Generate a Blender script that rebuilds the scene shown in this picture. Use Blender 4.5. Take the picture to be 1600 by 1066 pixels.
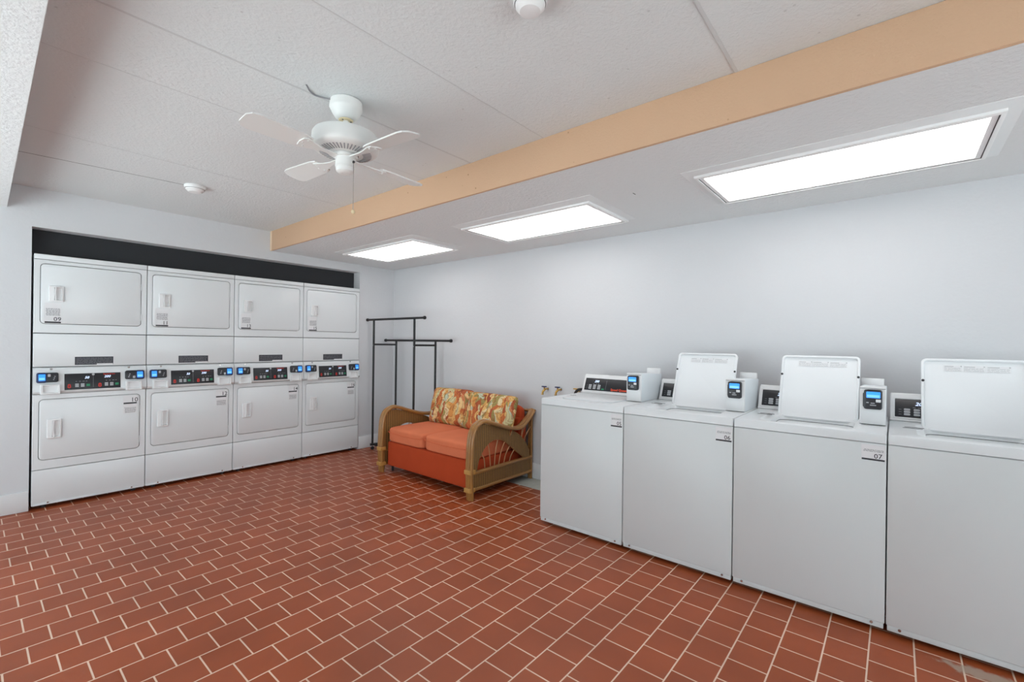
import bpy, bmesh, math, random
from mathutils import Vector, Matrix
R = math.radians
random.seed(7)
S = bpy.context.scene
C = S.collection
for o in list(bpy.data.objects):
    bpy.data.objects.remove(o)

# ------------------------------------------------------------------ camera
CAM_H = 1.3083
F_PX = 716.2
cam_d = bpy.data.cameras.new('camera')
cam_d.sensor_width = 36.0
cam_d.lens = F_PX / 1600.0 * 36.0
cam_d.shift_y = (536.4 - 533.0) / 1600.0
cam_d.clip_start = 0.02
cam = bpy.data.objects.new('camera', cam_d)
C.objects.link(cam)
cam.matrix_world = (Matrix.Translation((0, 0, CAM_H)) @ Matrix.Rotation(-0.8736, 4, 'Z')
                    @ Matrix.Rotation(math.pi / 2, 4, 'X') @ Matrix.Rotation(0.0128, 4, 'Z'))
S.camera = cam

# ------------------------------------------------------------------ world, daylight and exposure
world = bpy.data.worlds.new('world')
S.world = world
world.use_nodes = True
bg = world.node_tree.nodes['Background']
bg.inputs[0].default_value = (0.82, 0.94, 0.99, 1)
bg.inputs[1].default_value = 2.3
S.view_settings.view_transform = 'Standard'
S.view_settings.look = 'None'
S.view_settings.gamma = 1.0
S.view_settings.use_curve_mapping = False
S.view_settings.exposure = -0.08
LAMP = 3.8          # strength of the three ceiling panels
# daylight enters by unseen openings added behind the camera and left, off added sunlit concrete
def portal(name, loc, rot, sx, sy):
    d = bpy.data.lights.new(name, 'AREA'); d.shape = 'RECTANGLE'; d.size = sx; d.size_y = sy
    d.cycles.is_portal = True
    o = bpy.data.objects.new(name, d); C.objects.link(o); o.location = loc; o.rotation_euler = rot
portal('opening_portal', (1.15, -2.72, 1.1), (R(90), 0, 0), 3.9, 2.1)
portal('opening_portal', (-1.22, 2.75, 1.1), (R(90), 0, R(-90)), 4.15, 2.1)
sun_d = bpy.data.lights.new('sun', 'SUN'); sun_d.energy = 28.0; sun_d.angle = R(0.6); sun_d.color = (1.0, 1.0, 1.0)
sun = bpy.data.objects.new('sun', sun_d); C.objects.link(sun)
sun.rotation_euler = Vector((0.3, 0.3, 1.0)).to_track_quat('Z', 'Y').to_euler()

# ------------------------------------------------------------------ measured layout
W = 3.56            # right wall
YD = 4.9865         # back wall
XL = -1.05          # left wall
YB = -2.6           # wall behind the camera
ZC = 2.4354         # ceiling
ZS = 2.234          # soffit under side
XB = 2.0248         # face of the soffit beam
T = 0.1509; GX = 0.6312; GY = 2.1902

# ------------------------------------------------------------------ materials
def lin(c):
    return tuple(((v / 255) / 12.92 if v / 255 <= 0.04045 else ((v / 255 + 0.055) / 1.055) ** 2.4) for v in c) + (1,)
MATS = {}
def mat(name, rgb, rough=0.5, metal=0.0, bump=0.0, bscale=60.0, emis=0.0, var=0.0, vscale=8.0, spec=0.5, coat=0.0,
        trans=0.0, alpha=1.0, bdetail=3.0):
    if name in MATS: return MATS[name]
    m = bpy.data.materials.new(name); m.use_nodes = True
    nt = m.node_tree; b = nt.nodes['Principled BSDF']
    b.inputs['Base Color'].default_value = lin(rgb)
    b.inputs['Roughness'].default_value = rough
    b.inputs['Metallic'].default_value = metal
    b.inputs['Specular IOR Level'].default_value = spec
    b.inputs['Coat Weight'].default_value = coat
    b.inputs['Transmission Weight'].default_value = trans
    b.inputs['Alpha'].default_value = alpha
    if emis:
        b.inputs['Emission Color'].default_value = lin(rgb)
        b.inputs['Emission Strength'].default_value = emis
    tc = nt.nodes.new('ShaderNodeTexCoord')
    if var:
        n = nt.nodes.new('ShaderNodeTexNoise'); n.inputs['Scale'].default_value = vscale
        n.inputs['Detail'].default_value = 4
        nt.links.new(tc.outputs['Object'], n.inputs['Vector'])
        mx = nt.nodes.new('ShaderNodeMix'); mx.data_type = 'RGBA'
        c = lin(rgb)
        mx.inputs[6].default_value = tuple(min(1, v * (1 - var)) for v in c[:3]) + (1,)
        mx.inputs[7].default_value = tuple(min(1, v * (1 + var)) for v in c[:3]) + (1,)
        nt.links.new(n.outputs['Fac'], mx.inputs[0])
        nt.links.new(mx.outputs[2], b.inputs['Base Color'])
    if bump:
        n = nt.nodes.new('ShaderNodeTexNoise'); n.inputs['Scale'].default_value = bscale
        n.inputs['Detail'].default_value = bdetail
        nt.links.new(tc.outputs['Object'], n.inputs['Vector'])
        bp = nt.nodes.new('ShaderNodeBump'); bp.inputs['Strength'].default_value = bump
        bp.inputs['Distance'].default_value = 0.004
        nt.links.new(n.outputs['Fac'], bp.inputs['Height'])
        nt.links.new(bp.outputs['Normal'], b.inputs['Normal'])
    MATS[name] = m
    return m

M_wall = mat('wall_paint', (208, 209, 212), 0.65, bump=0.25, bscale=45, var=0.01)
M_trim = mat('white_trim_paint', (226, 228, 230), 0.4)
M_enamel = mat('white_enamel', (222, 225, 227), 0.28, coat=0.15)
M_washer = mat('washer_enamel', (212, 216, 217), 0.32)
M_lid = mat('lid_enamel', (234, 236, 238), 0.3)
M_joint = mat('ceiling_joint', (206, 208, 209), 0.8)
M_enamel2 = mat('white_enamel_console', (222, 225, 227), 0.35)
M_plastic = mat('white_plastic', (230, 230, 231), 0.4)
M_gap = mat('dark_gap', (70, 70, 72), 0.8)
M_black = mat('black_control_film', (28, 30, 36), 0.35)
M_deep = mat('black_board', (34, 36, 40), 0.7)
M_reader = mat('black_reader_plastic', (34, 36, 42), 0.35)
M_readnavy = mat('navy_reader_plastic', (18, 44, 92), 0.35)
M_screen = mat('blue_screen', (50, 140, 235), 0.3, emis=0.9)
M_screen2 = mat('light_blue_screen', (110, 180, 245), 0.3, emis=0.9)
M_digit = mat('display_digits', (205, 222, 250), 0.4, emis=1.0)
M_key = mat('grey_keys', (178, 180, 184), 0.5)
M_green = mat('green_key', (36, 140, 96), 0.5)
M_red = mat('red_mark', (205, 44, 32), 0.5)
M_orange = mat('orange_lettering', (232, 78, 40), 0.5)
M_ink = mat('dark_ink', (48, 48, 54), 0.6)
M_greyink = mat('grey_ink', (142, 142, 146), 0.6)
M_paleink = mat('pale_ink', (184, 186, 188), 0.6)
M_paper = mat('white_sticker', (226, 226, 228), 0.5)
M_navylabel = mat('navy_label', (44, 46, 56), 0.45)
M_blacksteel = mat('black_powder_coat', (20, 20, 22), 0.45)
M_chrome = mat('chrome', (200, 200, 200), 0.2, metal=1.0)
M_steel = mat('stainless_tub', (104, 106, 108), 0.35, metal=1.0)
M_brass = mat('brass', (196, 158, 84), 0.35, metal=0.8)
M_bluehandle = mat('dark_blue_handle', (22, 32, 84), 0.4)
M_hose = mat('black_rubber_hose', (40, 38, 38), 0.6)
M_rubber = mat('dark_rubber', (52, 52, 54), 0.7)
M_fan = mat('fan_white', (226, 226, 224), 0.4)
M_cream = mat('cream_knob', (226, 208, 168), 0.4)
M_detect = mat('detector_white', (232, 232, 232), 0.5)
M_strip = mat('worn_concrete', (178, 180, 172), 0.85, bump=0.4, bscale=40, var=0.12, vscale=25)
M_bounce = mat('outdoor_concrete', (184, 193, 194), 0.9, var=0.06)  # pale unseen surface, added to bounce sunlight up to the ceiling
M_translucent = mat('pale_box_plastic', (224, 230, 234), 0.35)
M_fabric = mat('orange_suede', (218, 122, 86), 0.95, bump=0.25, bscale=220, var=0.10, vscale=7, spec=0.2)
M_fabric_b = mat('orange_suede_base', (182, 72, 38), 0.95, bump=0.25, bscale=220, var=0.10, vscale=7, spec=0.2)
M_piping = mat('orange_piping', (214, 112, 76), 0.9, spec=0.2)
M_lightframe = mat('fixture_frame', (236, 236, 236), 0.4)

def glow_mat():
    m = bpy.data.materials.new('glowing_panel'); m.use_nodes = True
    b = m.node_tree.nodes['Principled BSDF']
    b.inputs['Base Color'].default_value = (0.9, 0.9, 0.9, 1)
    b.inputs['Emission Color'].default_value = (1.0, 0.985, 0.97, 1)
    b.inputs['Emission Strength'].default_value = LAMP
    return m
M_glow = glow_mat()

def popcorn_mat(name, rgb, strength, scale, dots=0.0, dotcol=(120, 90, 60), dscale=22):
    m = bpy.data.materials.new(name); m.use_nodes = True
    nt = m.node_tree; b = nt.nodes['Principled BSDF']; b.inputs['Roughness'].default_value = 0.85
    b.inputs['Specular IOR Level'].default_value = 0.2
    tc = nt.nodes.new('ShaderNodeTexCoord')
    n = nt.nodes.new('ShaderNodeTexNoise'); n.inputs['Scale'].default_value = scale; n.inputs['Detail'].default_value = 5
    n.inputs['Roughness'].default_value = 0.65
    nt.links.new(tc.outputs['Object'], n.inputs['Vector'])
    bp = nt.nodes.new('ShaderNodeBump'); bp.inputs['Strength'].default_value = strength; bp.inputs['Distance'].default_value = 0.006
    nt.links.new(n.outputs['Fac'], bp.inputs['Height']); nt.links.new(bp.outputs['Normal'], b.inputs['Normal'])
    v = nt.nodes.new('ShaderNodeTexVoronoi'); v.inputs['Scale'].default_value = dscale
    nt.links.new(tc.outputs['Object'], v.inputs['Vector'])
    rp = nt.nodes.new('ShaderNodeValToRGB'); rp.color_ramp.elements[0].position = 0.05; rp.color_ramp.elements[1].position = 0.09
    nt.links.new(v.outputs['Distance'], rp.inputs[0])
    n2 = nt.nodes.new('ShaderNodeTexNoise'); n2.inputs['Scale'].default_value = 3.0
    nt.links.new(tc.outputs['Object'], n2.inputs['Vector'])
    gt = nt.nodes.new('ShaderNodeMath'); gt.operation = 'GREATER_THAN'; gt.inputs[1].default_value = 0.52
    nt.links.new(n2.outputs['Fac'], gt.inputs[0])
    inv = nt.nodes.new('ShaderNodeMath'); inv.operation = 'SUBTRACT'; inv.inputs[0].default_value = 1.0
    nt.links.new(rp.outputs[0], inv.inputs[1])
    mu = nt.nodes.new('ShaderNodeMath'); mu.operation = 'MULTIPLY'
    nt.links.new(inv.outputs[0], mu.inputs[0]); nt.links.new(gt.outputs[0], mu.inputs[1])
    mu2 = nt.nodes.new('ShaderNodeMath'); mu2.operation = 'MULTIPLY'; mu2.inputs[1].default_value = dots
    nt.links.new(mu.outputs[0], mu2.inputs[0])
    mx = nt.nodes.new('ShaderNodeMix'); mx.data_type = 'RGBA'
    mx.inputs[6].default_value = lin(rgb); mx.inputs[7].default_value = lin(dotcol)
    nt.links.new(mu2.outputs[0], mx.inputs[0]); nt.links.new(mx.outputs[2], b.inputs['Base Color'])
    return m
M_ceiling = popcorn_mat('stippled_ceiling', (222, 225, 226), 0.6, 60, 0.30, (150, 150, 150), 14)
M_soffit = popcorn_mat('rough_soffit', (226, 228, 229), 0.9, 42, 0.25, (170, 170, 170), 20)
M_peach = popcorn_mat('peach_beam_paint', (210, 174, 144), 0.35, 80, 0.7, (140, 100, 64), 15)
M_peachend = mat('pale_peach_paint', (232, 206, 178), 0.7)
M_smooth = mat('smooth_patch_paint', (228, 230, 231), 0.6)

def tile_mat():
    m = bpy.data.materials.new('quarry_tile'); m.use_nodes = True
    nt = m.node_tree; L = nt.links; b = nt.nodes['Principled BSDF']
    tc = nt.nodes.new('ShaderNodeTexCoord')
    mp = nt.nodes.new('ShaderNodeMapping'); mp.vector_type = 'POINT'
    mp.inputs['Location'].default_value = (-GX, -GY, 0)
    L.new(tc.outputs['Object'], mp.inputs['Vector'])
    br = nt.nodes.new('ShaderNodeTexBrick')
    br.offset = 0.5; br.offset_frequency = 2; br.squash = 1.0
    br.inputs['Scale'].default_value = 1.0
    br.inputs['Brick Width'].default_value = T; br.inputs['Row Height'].default_value = T
    br.inputs['Mortar Size'].default_value = 0.0034; br.inputs['Mortar Smooth'].default_value = 0.2
    br.inputs['Bias'].default_value = 0.0
    br.inputs['Color1'].default_value = lin((152, 72, 36)); br.inputs['Color2'].default_value = lin((161, 79, 44))
    br.inputs['Mortar'].default_value = lin((226, 194, 172))
    L.new(mp.outputs[0], br.inputs['Vector'])
    n = nt.nodes.new('ShaderNodeTexNoise'); n.inputs['Scale'].default_value = 2.2; n.inputs['Detail'].default_value = 5
    L.new(tc.outputs['Object'], n.inputs['Vector'])
    hs = nt.nodes.new('ShaderNodeHueSaturation')
    mr = nt.nodes.new('ShaderNodeMapRange'); mr.inputs[1].default_value = 0.3; mr.inputs[2].default_value = 0.7
    mr.inputs[3].default_value = 0.86; mr.inputs[4].default_value = 1.12
    L.new(n.outputs['Fac'], mr.inputs[0]); L.new(mr.outputs[0], hs.inputs['Value'])
    L.new(br.outputs['Color'], hs.inputs['Color'])
    # worn grey scuff beside the last washing machine, and small pale specks
    sp = nt.nodes.new('ShaderNodeMapping'); sp.vector_type = 'POINT'
    sp.inputs['Location'].default_value = (-2.635, 0.285, 0)
    L.new(tc.outputs['Object'], sp.inputs['Vector'])
    sc = nt.nodes.new('ShaderNodeVectorMath'); sc.operation = 'MULTIPLY'; sc.inputs[1].default_value = (22, 8.0, 0)
    L.new(sp.outputs[0], sc.inputs[0])
    ln = nt.nodes.new('ShaderNodeVectorMath'); ln.operation = 'LENGTH'; L.new(sc.outputs[0], ln.inputs[0])
    n3 = nt.nodes.new('ShaderNodeTexNoise'); n3.inputs['Scale'].default_value = 26; n3.inputs['Detail'].default_value = 6
    L.new(tc.outputs['Object'], n3.inputs['Vector'])
    ad = nt.nodes.new('ShaderNodeMath'); ad.operation = 'MULTIPLY_ADD'; ad.inputs[1].default_value = 2.2
    L.new(n3.outputs['Fac'], ad.inputs[0]); L.new(ln.outputs['Value'], ad.inputs[2])
    mr2 = nt.nodes.new('ShaderNodeMapRange'); mr2.inputs[1].default_value = 1.75; mr2.inputs[2].default_value = 2.2
    mr2.inputs[3].default_value = 0.75; mr2.inputs[4].default_value = 0.0
    L.new(ad.outputs[0], mr2.inputs[0])
    mx = nt.nodes.new('ShaderNodeMix'); mx.data_type = 'RGBA'; mx.inputs[7].default_value = lin((176, 160, 144))
    L.new(mr2.outputs[0], mx.inputs[0]); L.new(hs.outputs[0], mx.inputs[6])
    L.new(mx.outputs[2], b.inputs['Base Color'])
    b.inputs['Roughness'].default_value = 0.42
    b.inputs['Specular IOR Level'].default_value = 0.4
    iv = nt.nodes.new('ShaderNodeMath'); iv.operation = 'SUBTRACT'; iv.inputs[0].default_value = 1.0
    L.new(br.outputs['Fac'], iv.inputs[1])
    bp = nt.nodes.new('ShaderNodeBump'); bp.inputs['Strength'].default_value = 0.5; bp.inputs['Distance'].default_value = 0.002
    L.new(iv.outputs[0], bp.inputs['Height']); L.new(bp.outputs['Normal'], b.inputs['Normal'])
    return m
M_tile = tile_mat()

def rattan_mat(name, rgb1, rgb2, wx, wz):
    """woven cane: fine ribs one way, strands the other"""
    m = bpy.data.materials.new(name); m.use_nodes = True
    nt = m.node_tree; L = nt.links; b = nt.nodes['Principled BSDF']; b.inputs['Roughness'].default_value = 0.5
    tc = nt.nodes.new('ShaderNodeTexCoord')
    def wave(d, sc):
        w = nt.nodes.new('ShaderNodeTexWave'); w.wave_type = 'BANDS'; w.bands_direction = d
        w.inputs['Scale'].default_value = sc; w.inputs['Distortion'].default_value = 0.6
        w.inputs['Detail Scale'].default_value = 8
        L.new(tc.outputs['Object'], w.inputs['Vector']); return w
    a = wave('X', wx); c = wave('Z', wz)
    mu = nt.nodes.new('ShaderNodeMath'); mu.operation = 'MULTIPLY_ADD'; mu.inputs[1].default_value = 0.8
    L.new(a.outputs['Fac'], mu.inputs[0])
    m3 = nt.nodes.new('ShaderNodeMath'); m3.operation = 'MULTIPLY'; m3.inputs[1].default_value = 0.2
    L.new(c.outputs['Fac'], m3.inputs[0]); L.new(m3.outputs[0], mu.inputs[2])
    mx = nt.nodes.new('ShaderNodeMix'); mx.data_type = 'RGBA'
    mx.inputs[6].default_value = lin(rgb1); mx.inputs[7].default_value = lin(rgb2)
    L.new(mu.outputs[0], mx.inputs[0]); L.new(mx.outputs[2], b.inputs['Base Color'])
    bp = nt.nodes.new('ShaderNodeBump'); bp.inputs['Strength'].default_value = 0.8; bp.inputs['Distance'].default_value = 0.003
    L.new(mu.outputs[0], bp.inputs['Height']); L.new(bp.outputs['Normal'], b.inputs['Normal'])
    return m
M_wicker = rattan_mat('woven_wicker', (72, 46, 18), (172, 130, 72), 14, 60)
M_pole = mat('rattan_pole', (156, 110, 56), 0.32, var=0.22, vscale=14, coat=0.3)
M_pole2 = mat('rattan_binding', (186, 140, 74), 0.4, var=0.15, vscale=40)
M_spoke = mat('pale_cane', (184, 138, 96), 0.4, var=0.1, vscale=20)

def floral_mat(name, seed):
    m = bpy.data.materials.new(name); m.use_nodes = True
    nt = m.node_tree; L = nt.links; b = nt.nodes['Principled BSDF']; b.inputs['Roughness'].default_value = 0.9
    b.inputs['Specular IOR Level'].default_value = 0.2
    tc = nt.nodes.new('ShaderNodeTexCoord')
    mp = nt.nodes.new('ShaderNodeMapping'); mp.inputs['Location'].default_value = (seed, seed * 0.7, seed * 1.3)
    L.new(tc.outputs['Object'], mp.inputs['Vector'])
    ns = nt.nodes.new('ShaderNodeTexNoise'); ns.inputs['Scale'].default_value = 5.0; ns.inputs['Detail'].default_value = 2
    L.new(mp.outputs[0], ns.inputs['Vector'])
    vm = nt.nodes.new('ShaderNodeVectorMath'); vm.operation = 'MULTIPLY_ADD'
    vm.inputs[1].default_value = (0.24, 0.24, 0.24); L.new(ns.outputs['Color'], vm.inputs[0]); L.new(mp.outputs[0], vm.inputs[2])
    def leaf(rot, scl, s):
        q = nt.nodes.new('ShaderNodeMapping'); q.inputs['Rotation'].default_value = rot; q.inputs['Scale'].default_value = scl
        L.new(vm.outputs[0], q.inputs['Vector'])
        v = nt.nodes.new('ShaderNodeTexVoronoi'); v.inputs['Scale'].default_value = s
        L.new(q.outputs[0], v.inputs['Vector']); return v
    v1 = leaf((R(40), 0, 0), (1, 2.6, 0.8), 11)
    v2 = leaf((R(-50), 0, 0), (1, 2.8, 0.8), 10)
    def ramp(src, cols):
        r = nt.nodes.new('ShaderNodeValToRGB'); r.color_ramp.interpolation = 'CONSTANT'
        e = r.color_ramp.elements
        e[0].position = 0; e[0].color = lin(cols[0]); e[1].position = 1.0 / len(cols); e[1].color = lin(cols[1])
        for i in range(2, len(cols)):
            x = e.new(i / len(cols)); x.color = lin(cols[i])
        sp = nt.nodes.new('ShaderNodeSeparateColor'); L.new(src.outputs['Color'], sp.inputs[0]); L.new(sp.outputs[0], r.inputs[0])
        return r
    r1 = ramp(v1, [(214, 150, 84), (196, 112, 66), (206, 196, 150), (172, 92, 58), (222, 178, 112), (160, 150, 92), (226, 206, 160)])
    r2 = ramp(v2, [(190, 196, 170), (178, 96, 64), (216, 168, 96), (150, 138, 84), (150, 76, 52), (230, 196, 140), (206, 132, 90)])
    n4 = nt.nodes.new('ShaderNodeTexNoise'); n4.inputs['Scale'].default_value = 6.5; n4.inputs['Detail'].default_value = 1
    L.new(mp.outputs[0], n4.inputs['Vector'])
    gt = nt.nodes.new('ShaderNodeMath'); gt.operation = 'GREATER_THAN'; gt.inputs[1].default_value = 0.5
    L.new(n4.outputs['Fac'], gt.inputs[0])
    mx = nt.nodes.new('ShaderNodeMix'); mx.data_type = 'RGBA'
    L.new(gt.outputs[0], mx.inputs[0]); L.new(r1.outputs[0], mx.inputs[6]); L.new(r2.outputs[0], mx.inputs[7])
    # veins
    w = nt.nodes.new('ShaderNodeTexWave'); w.inputs['Scale'].default_value = 14; w.inputs['Distortion'].default_value = 9
    w.inputs['Detail'].default_value = 2; w.inputs['Detail Scale'].default_value = 1.6
    L.new(vm.outputs[0], w.inputs['Vector'])
    mr = nt.nodes.new('ShaderNodeMapRange'); mr.inputs[1].default_value = 0.0; mr.inputs[2].default_value = 0.35
    mr.inputs[3].default_value = 0.55; mr.inputs[4].default_value = 0.0
    L.new(w.outputs['Fac'], mr.inputs[0])
    m2 = nt.nodes.new('ShaderNodeMix'); m2.data_type = 'RGBA'; m2.inputs[7].default_value = lin((150, 78, 50))
    L.new(mr.outputs[0], m2.inputs[0]); L.new(mx.outputs[2], m2.inputs[6])
    L.new(m2.outputs[2], b.inputs['Base Color'])
    return m

# ------------------------------------------------------------------ mesh builder
_font_cache = {}
def text_polys(body, size, align='LEFT', bold=0.0):
    key = (body, size, align, bold)
    if key in _font_cache: return _font_cache[key]
    cu = bpy.data.curves.new('t', 'FONT'); cu.body = body; cu.size = size; cu.align_x = align
    cu.resolution_u = 2; cu.offset = bold
    ob = bpy.data.objects.new('t', cu); C.objects.link(ob)
    bpy.context.view_layer.update()
    me = bpy.data.meshes.new_from_object(ob.evaluated_get(bpy.context.evaluated_depsgraph_get()))
    vs = [tuple(v.co) for v in me.vertices]; fs = [tuple(p.vertices) for p in me.polygons]
    bpy.data.objects.remove(ob); bpy.data.curves.remove(cu); bpy.data.meshes.remove(me)
    _font_cache[key] = (vs, fs)
    return vs, fs

def rr(u0, u1, v0, v1, r, n=5):
    r = min(r, (u1 - u0) / 2 - 1e-5, (v1 - v0) / 2 - 1e-5)
    pts = []
    for cx, cy, a0 in ((u1 - r, v1 - r, 0), (u0 + r, v1 - r, 90), (u0 + r, v0 + r, 180), (u1 - r, v0 + r, 270)):
        for k in range(n + 1):
            a = R(a0 + 90 * k / n); pts.append((cx + r * math.cos(a), cy + r * math.sin(a)))
    return pts

def frame(o, ex, ey):
    ex = Vector(ex).normalized(); ey = Vector(ey).normalized(); ez = ex.cross(ey)
    m = Matrix((ex, ey, ez)).transposed().to_4x4(); m.translation = Vector(o)
    return m
I4 = Matrix.Identity(4)

class MB:
    def __init__(s, off=(0, 0, 0)):
        s.bm = bmesh.new(); s.mats = []; s.off = Vector(off)
    def mi(s, m):
        if m not in s.mats: s.mats.append(m)
        return s.mats.index(m)
    def merge(s, bm2, m, M=I4):
        i = s.mi(m); mp = {}
        for v in bm2.verts: mp[v.index] = s.bm.verts.new(M @ v.co - s.off)
        for f in bm2.faces:
            try:
                g = s.bm.faces.new([mp[v.index] for v in f.verts]); g.material_index = i; g.smooth = True
            except ValueError: pass
        bm2.free()
    def box(s, x0, x1, y0, y1, z0, z1, m, bev=0.0, seg=2, M=I4):
        b = bmesh.new()
        bmesh.ops.create_cube(b, size=1.0)
        for v in b.verts:
            v.co = Vector(((x0 + x1) / 2 + v.co.x * (x1 - x0), (y0 + y1) / 2 + v.co.y * (y1 - y0), (z0 + z1) / 2 + v.co.z * (z1 - z0)))
        if bev:
            bmesh.ops.bevel(b, geom=b.edges[:], offset=bev, segments=seg, affect='EDGES', profile=0.5)
        b.verts.index_update(); s.merge(b, m, M); return s
    def loops(s, loops, m, M=I4, cap0=True, cap1=True, closed=True):
        b = bmesh.new(); rows = []
        for L in loops: rows.append([b.verts.new(p) for p in L])
        n = len(rows[0])
        for a, c in zip(rows, rows[1:]):
            for k in range(n if closed else n - 1):
                b.faces.new((a[k], a[(k + 1) % n], c[(k + 1) % n], c[k]))
        if cap0: b.faces.new(rows[0][::-1])
        if cap1: b.faces.new(rows[-1])
        b.verts.index_update(); s.merge(b, m, M); return s
    def rrl(s, spec, m, M=I4, cap0=True, cap1=True, n=5):
        """rounded-rectangle loops: (u0,u1,v0,v1,r,w)"""
        return s.loops([[(u, v, w) for u, v in rr(u0, u1, v0, v1, r, n)] for (u0, u1, v0, v1, r, w) in spec], m, M, cap0, cap1)
    def plate(s, u0, u1, v0, v1, r, w0, w1, b, m, M=I4, n=5):
        return s.rrl([(u0, u1, v0, v1, r, w0), (u0, u1, v0, v1, r, w1 - b), (u0 + b * .3, u1 - b * .3, v0 + b * .3, v1 - b * .3, max(r - b * .3, 1e-4), w1 - b * .3),
                      (u0 + b, u1 - b, v0 + b, v1 - b, max(r - b, 1e-4), w1)], m, M, n=n)
    def prism(s, pts, a0, a1, m, M=I4):
        """pts (u,v) extruded along w"""
        return s.loops([[(u, v, a0) for u, v in pts], [(u, v, a1) for u, v in pts]], m, M)
    def prism_y(s, pts, y0, y1, m):
        """pts (x,z) extruded along y"""
        return s.loops([[(x, y0, z) for x, z in pts], [(x, y1, z) for x, z in pts]], m)
    def tube(s, path, r, m, n=10, M=I4, caps=True, squash=None):
        P = [Vector(p) for p in path]; rows = []
        up = Vector((0.13, 0.21, 0.97)).normalized()
        t0 = (P[1] - P[0]).normalized()
        a = t0.cross(up)
        if a.length < 1e-3: a = t0.cross(Vector((1, 0, 0)))
        a.normalize()
        for i, p in enumerate(P):
            t = (P[min(i + 1, len(P) - 1)] - P[max(i - 1, 0)]).normalized()
            a = (a - t * a.dot(t)).normalized(); b_ = t.cross(a)
            rad = r[i] if isinstance(r, (list, tuple)) else r
            rows.append([p + (a * math.cos(2 * math.pi * k / n) + b_ * math.sin(2 * math.pi * k / n)) * rad for k in range(n)])
        return s.loops(rows, m, M, caps, caps)
    def lathe(s, prof, c, m, n=32, M=I4, caps=True):
        rows = [[(c[0] + r * math.cos(2 * math.pi * k / n), c[1] + r * math.sin(2 * math.pi * k / n), c[2] + z) for k in range(n)] for r, z in prof]
        return s.loops(rows, m, M, caps, caps)
    def text(s, body, u, v, size, m, M, w=0.0, align='LEFT', bold=0.0, shear=0.0):
        vs, fs = text_polys(body, size, align, bold)
        i = s.mi(m)
        V = [s.bm.verts.new(M @ Vector((u + x + shear * y, v + y, w)) - s.off) for x, y, z in vs]
        for f in fs:
            try:
                g = s.bm.faces.new([V[k] for k in f]); g.material_index = i
            except ValueError: pass
        return s
    def obj(s, name, parent=None, ang=32, solid=True):
        if solid:
            bmesh.ops.recalc_face_normals(s.bm, faces=[f for f in s.bm.faces])
        me = bpy.data.meshes.new(name); s.bm.to_mesh(me); s.bm.free()
        for m in s.mats: me.materials.append(m)
        try: me.set_sharp_from_angle(angle=R(ang))
        except Exception: pass
        o = bpy.data.objects.new(name, me); C.objects.link(o)
        if parent is not None: o.parent = parent
        else: o.location = s.off
        return o

def catmull(pts, k=6):
    P = [Vector(p) for p in pts]; out = []
    for i in range(len(P) - 1):
        p0 = P[max(i - 1, 0)]; p1 = P[i]; p2 = P[i + 1]; p3 = P[min(i + 2, len(P) - 1)]
        for j in range(k):
            t = j / k
            out.append(0.5 * ((2 * p1) + (-p0 + p2) * t + (2 * p0 - 5 * p1 + 4 * p2 - p3) * t * t + (-p0 + 3 * p1 - 3 * p2 + p3) * t ** 3))
    out.append(P[-1]); return out

def thing(name, label, cat, loc, group=None):
    o = bpy.data.objects.new(name, None); C.objects.link(o); o.location = loc
    o.empty_display_size = 0.1
    o['label'] = label; o['category'] = cat
    if group: o['group'] = group
    return o
def tag(o, label, cat, group=None):
    o['label'] = label; o['category'] = cat
    if group: o['group'] = group
    return o
def struct(o):
    o['kind'] = 'structure'; return o

# ================================================================== the setting
b = MB(); b.box(XL - .2, W + .2, YB - .1, YD + 1.1, -0.12, 0.0, M_tile); struct(b.obj('floor'))
b = MB(); b.box(3.30, W, -1.6, 2.98, 0.0, 0.0015, M_strip); struct(b.obj('trim_1'))
b = MB(); b.box(-12, 12, -12, YB - .1, -0.14, -0.02, M_bounce); b.box(-12, XL - .2, YB - .1, 12, -0.14, -0.02, M_bounce); struct(b.obj('ground'))  # unseen outdoor slab, added to reflect sunlight in through the openings

# ceiling with taped panel joints
b = MB(); b.box(XL - .2, W + .2, YB - .2, YD + .15, ZC, ZC + 0.12, M_ceiling)
for y, w in ((2.49, .03), (2.02, .05), (3.535, .022), (1.475, .022), (0.48, .05), (-0.6, .03), (-1.7, .03)):
    b.loops([[(x, y - w, ZC), (x, y - w * .3, ZC - .0022), (x, y + w * .5, ZC - .003), (x, y + w * .55, ZC)] for x in (XL, XB)], M_ceiling)
    jw = .0022 if w < .04 else .006
    b.box(XL, XB, y + w * .5, y + w * .5 + jw * 2, ZC - .0034, ZC + .001, M_joint)
struct(b.obj('ceiling'))
b = MB()
pts = [(0.19 + 0.86 * k / 14, 4.09 - 0.1 * k / 14 + random.uniform(-.003, .003)) for k in range(15)]
b.loops([[(x, y - .0025 - .002 * random.random(), ZC - .0008) for x, y in pts], [(x, y + .0025 + .002 * random.random(), ZC - .0008) for x, y in pts]],
        M_gap, cap0=False, cap1=False, closed=False)
struct(b.obj('trim_2', ang=180))

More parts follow.
